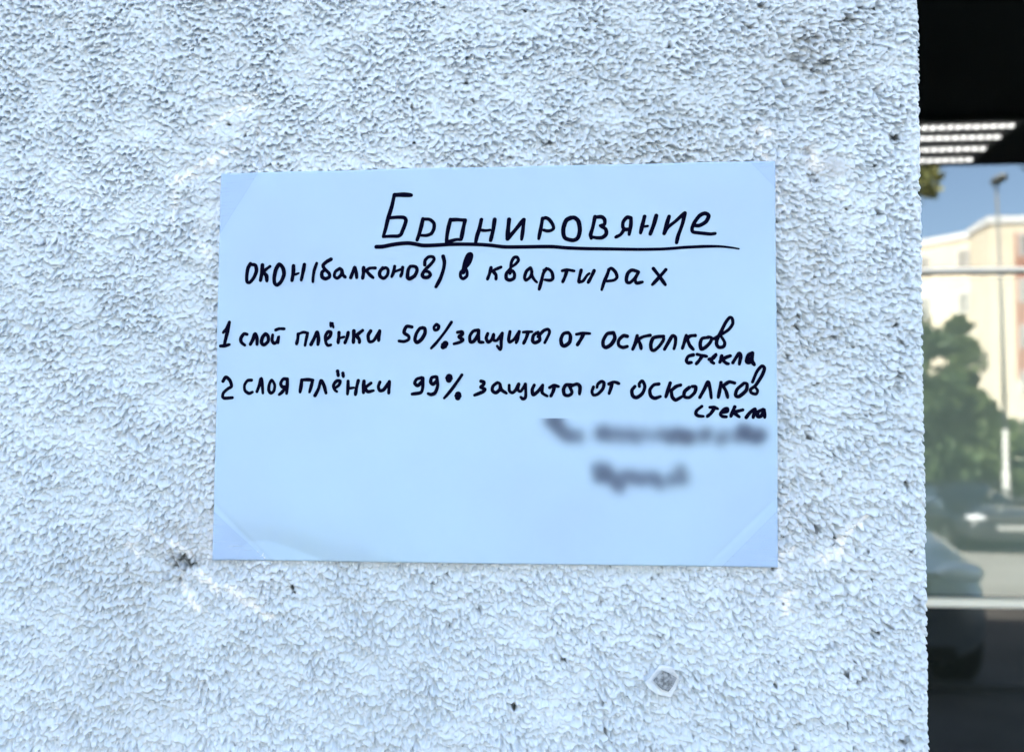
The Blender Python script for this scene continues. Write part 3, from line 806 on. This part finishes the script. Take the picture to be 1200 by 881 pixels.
# LED fixture in the porch ceiling, seen in the glass
def ceil_pt(px, py):
    d = ray(px, py); D_ = (SOFFIT - 0.03 - CAM[2]) / (d[2] / d[1])
    return CAM[0] + d[0] / d[1] * D_, 2 * GLASS_Y - (CAM[1] + D_)
rows = [ceil_pt(*p) for p in ((1191, 149.5), (1172, 162.5), (1157, 176), (1139, 189))]
lx1 = sum(r[0] for r in rows) / 4; lys = [r[1] for r in rows]
print('LED rows', rows)
lamp = thing('ceiling_light', 'lit porch ceiling lamp with four rows of white diodes', 'lamp', (lx1 - 0.5, sum(lys) / 4, SOFFIT))
LEDM = bpy.data.materials.new('lit diode'); LEDM.use_nodes = True
lb = LEDM.node_tree.nodes['Principled BSDF']; lb.inputs['Emission Color'].default_value = (1, 0.97, 0.96, 1); lb.inputs['Emission Strength'].default_value = 1.8
HOUS = mat('grey lamp housing', (0.10, 0.10, 0.10), 0.5)
hx0, hx1 = -0.55, 0.50 + 0.02
box_obj('housing', (hx0, hx1, min(lys) - lamp.location.y - 0.04, max(lys) - lamp.location.y + 0.04, -0.02, -0.001), HOUS, lamp, 0.003)
for r in lys:
    bm = bmesh.new(); k = 0; xq = 0.5 - 0.015
    while xq > hx0 + 0.02:
        mtx = Matrix.Translation((xq, r - lamp.location.y, -0.024)) @ Matrix.Diagonal((1, 1, 0.5, 1))
        bmesh.ops.create_uvsphere(bm, u_segments=10, v_segments=6, radius=0.0122, matrix=mtx); xq -= 0.031
    from_bm('diode_strip', bm, LEDM, lamp, smooth=True)

# ------------------------------------------------------------------ street behind the camera (seen in the glass)
GR = mat('asphalt', rough=0.9); noisy(GR, (0.22, 0.21, 0.19), (0.30, 0.29, 0.265), 1.2, 6, 0.3, 60)
bm = bmesh.new(); s = 700; bm.faces.new([bm.verts.new(p) for p in ((-s, -s, 0), (s, -s, 0), (s, s, 0), (-s, s, 0))])
tag(from_bm('ground', bm, GR), kind='structure')
PV_ = mat('paving', rough=0.85); noisy(PV_, (0.22, 0.21, 0.20), (0.30, 0.29, 0.27), 3, 5, 0.2, 50)
tag(box_obj('pavement', (-30, 30, -2.0, 1.58, 0.004, 0.10), PV_, bev=0.0), kind='structure')
KB = mat('kerb stone', rough=0.8); noisy(KB, (0.30, 0.30, 0.29), (0.40, 0.39, 0.37), 8)
tag(box_obj('kerb', (-30, 30, -2.152, -2.002, 0.004, 0.13), KB, bev=0.01), kind='structure')
VG = mat('grass verge', rough=0.95); noisy(VG, (0.04, 0.06, 0.02), (0.08, 0.10, 0.04), 2, 6, 0.5, 40)
tag(box_obj('verge', (-60, 60, -46.0, -15.6, 0.004, 0.10), VG), kind='structure')

# cars
GLS = mat('car glass', (0.01, 0.013, 0.015), 0.03, spec=0.8)
TYR = mat('tyre rubber', (0.015, 0.015, 0.015), 0.9); RIM = mat('alloy rim', (0.5, 0.5, 0.52), 0.3, 0.9)
LMP = mat('headlight lens', (0.85, 0.87, 0.9), 0.08, 0.3); BLK = mat('black trim', (0.02, 0.02, 0.02), 0.5); CHR = mat('chrome', (0.8, 0.8, 0.8), 0.12, 1.0)
PLT = mat('dusty plate', (0.38, 0.38, 0.37), 0.6)
def loft(sections, close=True):
    bm = bmesh.new(); rows_ = [[bm.verts.new(p) for p in s_] for s_ in sections]
    n = len(rows_[0])
    for a, b in zip(rows_, rows_[1:]):
        for k in range(n): bm.faces.new((a[k], a[(k + 1) % n], b[(k + 1) % n], b[k]))
    bm.faces.new(rows_[0]); bm.faces.new(rows_[-1][::-1])
    bmesh.ops.recalc_face_normals(bm, faces=bm.faces)
    return bm
def sub(o, n=2):
    o.modifiers.new('smooth', 'SUBSURF').levels = n; o.modifiers['smooth'].render_levels = n
def car(label, paint, loc, rz=0.0, tall=1.0):
    c_ = thing('parked_car', label, 'car', loc, rz)
    # body to the belt line: y, zbottom, ztop, half width
    st = [(2.12, .30, .55, .66), (2.08, .22, .70, .76), (1.75, .19, .82, .86), (1.2, .19, .92, .89), (.8, .19, .97, .90), (0, .19, .97, .90), (-1.1, .19, .98, .90), (-1.8, .22, .98, .86), (-2.08, .28, .93, .78), (-2.12, .36, .80, .70)]
    secs = []
    for y, zb, zt, w in st:
        zm = zb + (zt - zb) * .5
        half = [(w * .55, zb), (w * .96, zb + .06), (w, zm), (w * .97, zt - .10), (w * .86, zt - .01), (w * .4, zt + .02)]
        secs.append([(x, y, z * tall) for x, z in half] + [(-x, y, z * tall) for x, z in half[::-1]])
    b_ = from_bm('body', loft(secs), paint, c_, True); sub(b_)
    # greenhouse
    g = []
    for y, z, w in ((1.0, .93, .78), (.92, .96, .77), (.10, 1.40, .61), (-.2, 1.44, .60), (-1.0, 1.42, .59), (-1.35, 1.34, .60), (-1.95, .96, .70), (-2.0, .92, .70)):
        zb = .90
        g.append([(w * .5, y, zb), (.80, y, zb), (w + .02, y, zb + (z - zb) * .5 + .01), (w, y, z - .02), (w * .55, y, z + .015), (-w * .55, y, z + .015), (-w, y, z - .02), (-w - .02, y, zb + (z - zb) * .5 + .01), (-.80, y, zb), (-w * .5, y, zb)])
    g = [[(x, y, z * tall) for x, y, z in s_] for s_ in g]
    w_ = from_bm('windows', loft(g), GLS, c_, True); sub(w_)
    w_.name = 'window_glass'
    bm = bmesh.new()
    r0 = [(.12, 1.405), (-.2, 1.452), (-1.0, 1.437), (-1.34, 1.36)]
    rows_ = [[bm.verts.new((x, y, (z + dz) * tall)) for x, dz in ((-.63, -.035), (-.40, .012), (0, .02), (.40, .012), (.63, -.035))] for y, z in r0]
    for a, b in zip(rows_, rows_[1:]):
        for k in range(4): bm.faces.new((a[k], b[k], b[k + 1], a[k + 1]))
    r_ = from_bm('roof', bm, paint, c_, True); r_.modifiers.new('t', 'SOLIDIFY').thickness = .03; sub(r_, 1)
    for sx in (-1, 1):
        for pts in (((.79 * sx, .92, .96), (.70 * sx, .5, 1.20), (.62 * sx, .12, 1.395)), ((.66 * sx, -.55, .95), (.63 * sx, -.55, 1.41)), ((.74 * sx, -1.85, .96), (.62 * sx, -1.3, 1.35))):
            bm = bmesh.new(); tube(bm, [(x, y, z * tall) for x, y, z in pts], [.032] * len(pts), 8); from_bm('pillar', bm, paint, c_, True)
        bm = bmesh.new(); bmesh.ops.create_uvsphere(bm, u_segments=14, v_segments=10, radius=1, matrix=Matrix.Translation((.98 * sx, .62, 1.02 * tall)) @ Matrix.Diagonal((.11, .06, .075, 1)))
        from_bm('side_mirror', bm, paint, c_, True)
        bm = bmesh.new(); bmesh.ops.create_uvsphere(bm, u_segments=16, v_segments=10, radius=1, matrix=Matrix.Translation((.60 * sx, 2.0, .70 * tall)) @ Matrix.Rotation(-.35 * sx, 4, 'Z') @ Matrix.Diagonal((.19, .09, .075, 1)))
        from_bm('headlight', bm, LMP, c_, True)
        for y in (1.32, -1.32):
            bm = bmesh.new()
            prof = [(.20, .08), (.30, .09), (.325, .06), (.325, -.06), (.30, -.09), (.20, -.08)]
            rr = [[bm.verts.new((x, r * math.cos(t), r * math.sin(t))) for r, x in prof] for t in (2 * math.pi * k / 24 for k in range(24))]
            for i in range(24):
                for k in range(6): bm.faces.new((rr[i][k], rr[i][(k + 1) % 6], rr[(i + 1) % 24][(k + 1) % 6], rr[(i + 1) % 24][k]))
            wh = from_bm('wheel', bm, TYR, c_, True); wh.location = (.83 * sx, y, .325)
            bm = bmesh.new(); bmesh.ops.create_cone(bm, cap_ends=True, segments=24, radius1=.205, radius2=.205, depth=.13, matrix=Matrix.Rotation(math.pi / 2, 4, 'Y'))
            for k in range(5):
                a = 2 * math.pi * k / 5; box(bm, -.075, .075, -.02, .02, -.02, .02)
            from_bm('rim', bm, RIM, wh)
    box_obj('grille', (-.40, .40, 2.02, 2.105, .56 * tall, .68 * tall), BLK, c_, .02)
    box_obj('grille_trim', (-.44, .44, 2.05, 2.115, .685 * tall, .71 * tall), CHR, c_, .008)
    box_obj('lower_grille', (-.55, .55, 2.05, 2.11, .30, .42), BLK, c_, .02)
    box_obj('number_plate', (-.26, .26, 2.112, 2.13, .44, .55), PLT, c_, .004)
    bm = bmesh.new(); tube(bm, [(-.5, .99, .965 * tall), (0.1, .90, 1.0 * tall)], [.012, .008], 6); from_bm('wiper', bm, BLK, c_)
    return c_
P1 = mat('dark grey car paint', (0.055, 0.06, 0.066), 0.22, 0.4); P2 = mat('silver blue car paint', (0.58, 0.65, 0.70), 0.25, 0.35)
cx_, cy_ = mirror_at(1184, 17.0); car('dark grey car parked facing the shop across the sunlit road', P1, (cx_, cy_ - 2.1, 0.004), 0.0, 0.97)
cx_, cy_ = mirror_at(1030, 5.5); car('silver blue car parked nose to the kerb nearest the shop', P2, (1.85, cy_ - 2.1, 0.004), 0.0, 1.20)

# trees
BARK = mat('bark', rough=0.95); noisy(BARK, (0.05, 0.04, 0.03), (0.11, 0.09, 0.07), 12, 5, .6, 30)
def leafmat(name, c1, c2):
    m = mat(name, rough=0.6); noisy(m, c1, c2, 1.2, 4)
    m.node_tree.nodes['Principled BSDF'].inputs['Subsurface Weight'].default_value = 0
    return m
LF = [leafmat('green leaves', (0.052, 0.080, 0.024), (0.105, 0.145, 0.045)), leafmat('dark green leaves', (0.035, 0.065, 0.025), (0.07, 0.11, 0.04)), leafmat('yellow green leaves', (0.17, 0.19, 0.06), (0.26, 0.25, 0.09))]
def tree(label, x, y, h, cr, c0, n, seed, lm, leaf=.16, group='trees along the street', cone=False):
    r = random.Random(seed); t = thing('street_tree', label, 'tree', (x, y, 0), 0, group)
    bm = bmesh.new()
    tube(bm, [(0, 0, -.1), (.05, .03, h * .25), (-.04, .06, h * .5), (.03, 0, h * .8)], [.03 * h * .55, .02 * h * .7, .016 * h * .6, .02], 10)
    clumps = []
    for k in range(16):
        a = r.uniform(0, 6.28); z0 = h * r.uniform(c0, .75); rr = cr * r.uniform(.35, .85) * (.6 if cone else 1); z1 = min(h * .93, z0 + h * r.uniform(.08, .3))
        e = (rr * math.cos(a), rr * math.sin(a), z1)
        tube(bm, [(0, 0, z0), (e[0] * .5, e[1] * .5, z0 + (z1 - z0) * .6), e], [.05, .03, .012], 6)
        if not cone: clumps.append((e, cr * r.uniform(.28, .5)))
    for k in range(90 if cone else 26):
        a = r.uniform(0, 6.28); zz = r.uniform(c0, 1.0); q = math.sin(math.pi * min(1, max(.5 if c0 < .2 else .12, (zz - c0 * .8) / (1.05 - c0 * .8)))) ** .7
        q = max(.06, 1.04 - (zz - c0) / (1 - c0)) ** .62 if cone else q
        rr = cr * q * (math.sqrt(r.random()) if cone else r.uniform(.2, .9)); clumps.append(((rr * math.cos(a), rr * math.sin(a), h * zz - .2), cr * r.uniform(.2, .42) * (max(q, .25) if cone and q < .6 else 1)))
    from_bm('trunk', bm, BARK, t, True)
    rg = np.random.default_rng(seed); ci = rg.integers(0, len(clumps), n)
    C = np.array([c_[0] for c_ in clumps])[ci]; S = np.array([c_[1] for c_ in clumps])[ci]
    d = rg.standard_normal((n, 3)); d /= np.linalg.norm(d, axis=1)[:, None]
    Pn = C + d * (S * rg.uniform(.3, 1.0, n) ** .5)[:, None] * [1, 1, .75]
    a = rg.standard_normal((n, 3)); a /= np.linalg.norm(a, axis=1)[:, None]; b = np.cross(a, rg.standard_normal((n, 3))); b /= np.linalg.norm(b, axis=1)[:, None]
    L_ = leaf * rg.uniform(.6, 1.3, n)[:, None]
    V_ = np.stack([Pn - a * L_, Pn + b * L_ * .5, Pn + a * L_, Pn - b * L_ * .5], 1).reshape(-1, 3)
    from_arrays('crown', V_, np.arange(4 * n).reshape(-1, 4), lm, t, smooth=False)
tx, ty = mirror_at(1124, 27); tree('bushy green tree in front of the white flats', tx, ty, mirror_z(1130, 362, 27), 1.3, .04, 18000, 3, LF[0], .15, cone=True)
tx, ty = mirror_at(1062, 24); tree('darker green tree left of the bushy one', tx, ty, 5.8, 1.5, .08, 7000, 4, LF[1], .16)
tx, ty = mirror_at(1004, 14); tree('tall yellow green tree standing nearest the shop', tx, ty, 7.4, 1.15, .78, 5200, 5, LF[2], .11)
tx, ty = mirror_at(1215, 36); tree('low dark tree behind the lamp post', tx, ty, mirror_z(1195, 545, 36), 2.2, .10, 7000, 6, LF[1], .2)
tx, ty = mirror_at(1160, 33); tree('round green tree behind the bushy one', tx, ty, mirror_z(1160, 490, 33), 1.5, .10, 7000, 7, LF[0], .2)
tx, ty = mirror_at(1085, 34); tree('broad green tree at the back of the row', tx, ty, 7.0, 2.0, .10, 7000, 8, LF[0], .2)

# unseen trees added opposite the notice to block low sky light, one mass
def added_wood():
    rg = np.random.default_rng(31); bm = bmesh.new(); Vs = []
    for x, y, h, cr in ((-31, -15, 10.5, 3.6), (-25, -13, 11, 3.4), (-19.5, -12, 11.5, 3.4), (-14, -12.5, 10.5, 3.3), (-9, -11.5, 11, 3.2), (-4.4, -12, 10.8, 3.0), (-0.2, -14.5, 11.0, 2.7), (12.5, -11, 11, 3.0), (18, -12, 10.5, 3.3), (24, -13, 11.5, 3.5), (30, -13, 11, 3.5)):
        h *= 1.3; cr *= 1.1
        tube(bm, [(x, y, -.1), (x + .1, y, h * .4), (x, y + .1, h * .85)], [.24, .17, .03], 8)
        n = 7000; cl = rg.standard_normal((34, 3)) * [cr * .5, cr * .5, h * .20] + [x, y, h * .56]; sz = cr * rg.uniform(.22, .45, 34)
        ci = rg.integers(0, 34, n); d = rg.standard_normal((n, 3)); d /= np.linalg.norm(d, axis=1)[:, None]
        Pn = cl[ci] + d * (sz[ci] * rg.uniform(.2, 1, n) ** .5)[:, None]
        a = rg.standard_normal((n, 3)); a /= np.linalg.norm(a, axis=1)[:, None]; b = np.cross(a, rg.standard_normal((n, 3))); b /= np.linalg.norm(b, axis=1)[:, None]
        L_ = .24 * rg.uniform(.6, 1.3, n)[:, None]
        Vs.append(np.stack([Pn - a * L_, Pn + b * L_ * .55, Pn + a * L_, Pn - b * L_ * .55], 1).reshape(-1, 3))
    V_ = np.vstack(Vs); V_[:, 2] = np.maximum(V_[:, 2], .3)
    me = bpy.data.meshes.new('t'); bm.to_mesh(me); bm.free()
    tv = np.array([v.co[:] for v in me.vertices]); tf = [list(p.vertices) for p in me.polygons if len(p.vertices) == 4]; bpy.data.meshes.remove(me)
    o = from_arrays('added_wood', np.r_[V_, tv], np.r_[np.arange(len(V_)).reshape(-1, 4), np.array(tf) + len(V_)], LF[1], smooth=False)
    tag(o, 'unseen dark green trees added opposite the wall to block low sky light', 'added_wood', kind='stuff')
added_wood()

# lamp post
lpx, lpy = mirror_at(1179, 19.5); lz = mirror_z(1173, 214, 19.5)
lp = thing('street_lamp', 'tall street lamp post with pale base behind the dark grey car', 'street lamp', (lpx, lpy, 0))
PG = mat('galvanised pole', (0.26, 0.27, 0.27), 0.5, 0.3); PW = mat('white painted pole base', (0.62, 0.62, 0.60), 0.6)
bm = bmesh.new(); tube(bm, [(0, 0, 2.5), (-.03, 0, lz * .65), (-.10, 0, lz)], [.048, .038, .028], 12); from_bm('pole', bm, PG, lp, True)
bm = bmesh.new(); tube(bm, [(0, 0, 0), (0, 0, 1.6), (0, 0, 1.62), (0, 0, 2.52)], [.085, .08, .058, .052], 14); from_bm('pole_base', bm, PW, lp, True)
bm = bmesh.new(); bmesh.ops.create_uvsphere(bm, u_segments=14, v_segments=10, radius=1, matrix=Matrix.Translation((-.10, .12, lz + .03)) @ Matrix.Diagonal((.14, .30, .09, 1))); from_bm('lamp_head', bm, PG, lp, True)

# blocks of flats
FW = mat('cream render', rough=0.9); noisy(FW, (0.74, 0.65, 0.51), (0.80, 0.71, 0.57), .5, 5)
FB = mat('red brick', rough=0.9); noisy(FB, (0.38, 0.20, 0.15), (0.46, 0.26, 0.20), 6, 5)
WG = mat('curtained window glass', (0.34, 0.33, 0.31), 0.15, spec=0.5); WF = mat('white window frame', (0.75, 0.75, 0.75), 0.5)
def flats(label, x0, x1, y, depth, h, wallm, nx, nz, bands=None, rz=0.0):
    t = thing('apartment_block', label, 'building', (x1 - (x1 - x0) / 2 * math.cos(rz), y - (x1 - x0) / 2 * math.sin(rz), 0), rz, 'blocks of flats across the street')
    w = x1 - x0
    box_obj('wall', (-w / 2, w / 2, -depth, 0, 0, h), wallm, t)
    box_obj('parapet', (-w / 2 - .15, w / 2 + .15, -depth - .15, .15, h + .003, h + .5), WF, t)
    if bands:
        for bx0, bx1, bz0, bz1 in bands: box_obj('brick_panel', (bx0 - (x0 + x1) / 2, bx1 - (x0 + x1) / 2, .004, .10, bz0, bz1), FB, t)
    fh = h / nz
    for i in range(nx):
        for k in range(nz):
            cx = -w / 2 + w * (i + .5) / nx; cz = fh * (k + .52)
            f = box_obj('window', (cx - .75, cx + .75, .004, .13, cz - .8, cz + .8), WF, t)
            box_obj('pane', (cx - .66, cx - .04, .135, .15, cz - .7, cz + .7), WG, f); box_obj('pane', (cx + .04, cx + .66, .135, .15, cz - .7, cz + .7), WG, f)
DB = 62
bx0, by0 = mirror_at(1164, DB); hz = mirror_z(1180, 262, DB)
bxr, _ = mirror_at(1194, DB)
flats('cream and red brick block of flats, the taller one at right', bx0, bx0 + 16, by0, 3.0, hz, FW, 3, 6, [(bxr, bxr + 1.3, hz - 11, hz - .7)])
wx1, wy = mirror_at(1168, DB + 3.5); hz2 = mirror_z(1150, 281, DB + 5)
flats('lower cream block of flats turning away at left', wx1 - 24, wx1, wy, 10, hz2, FW, 7, 6, None, rad(40))
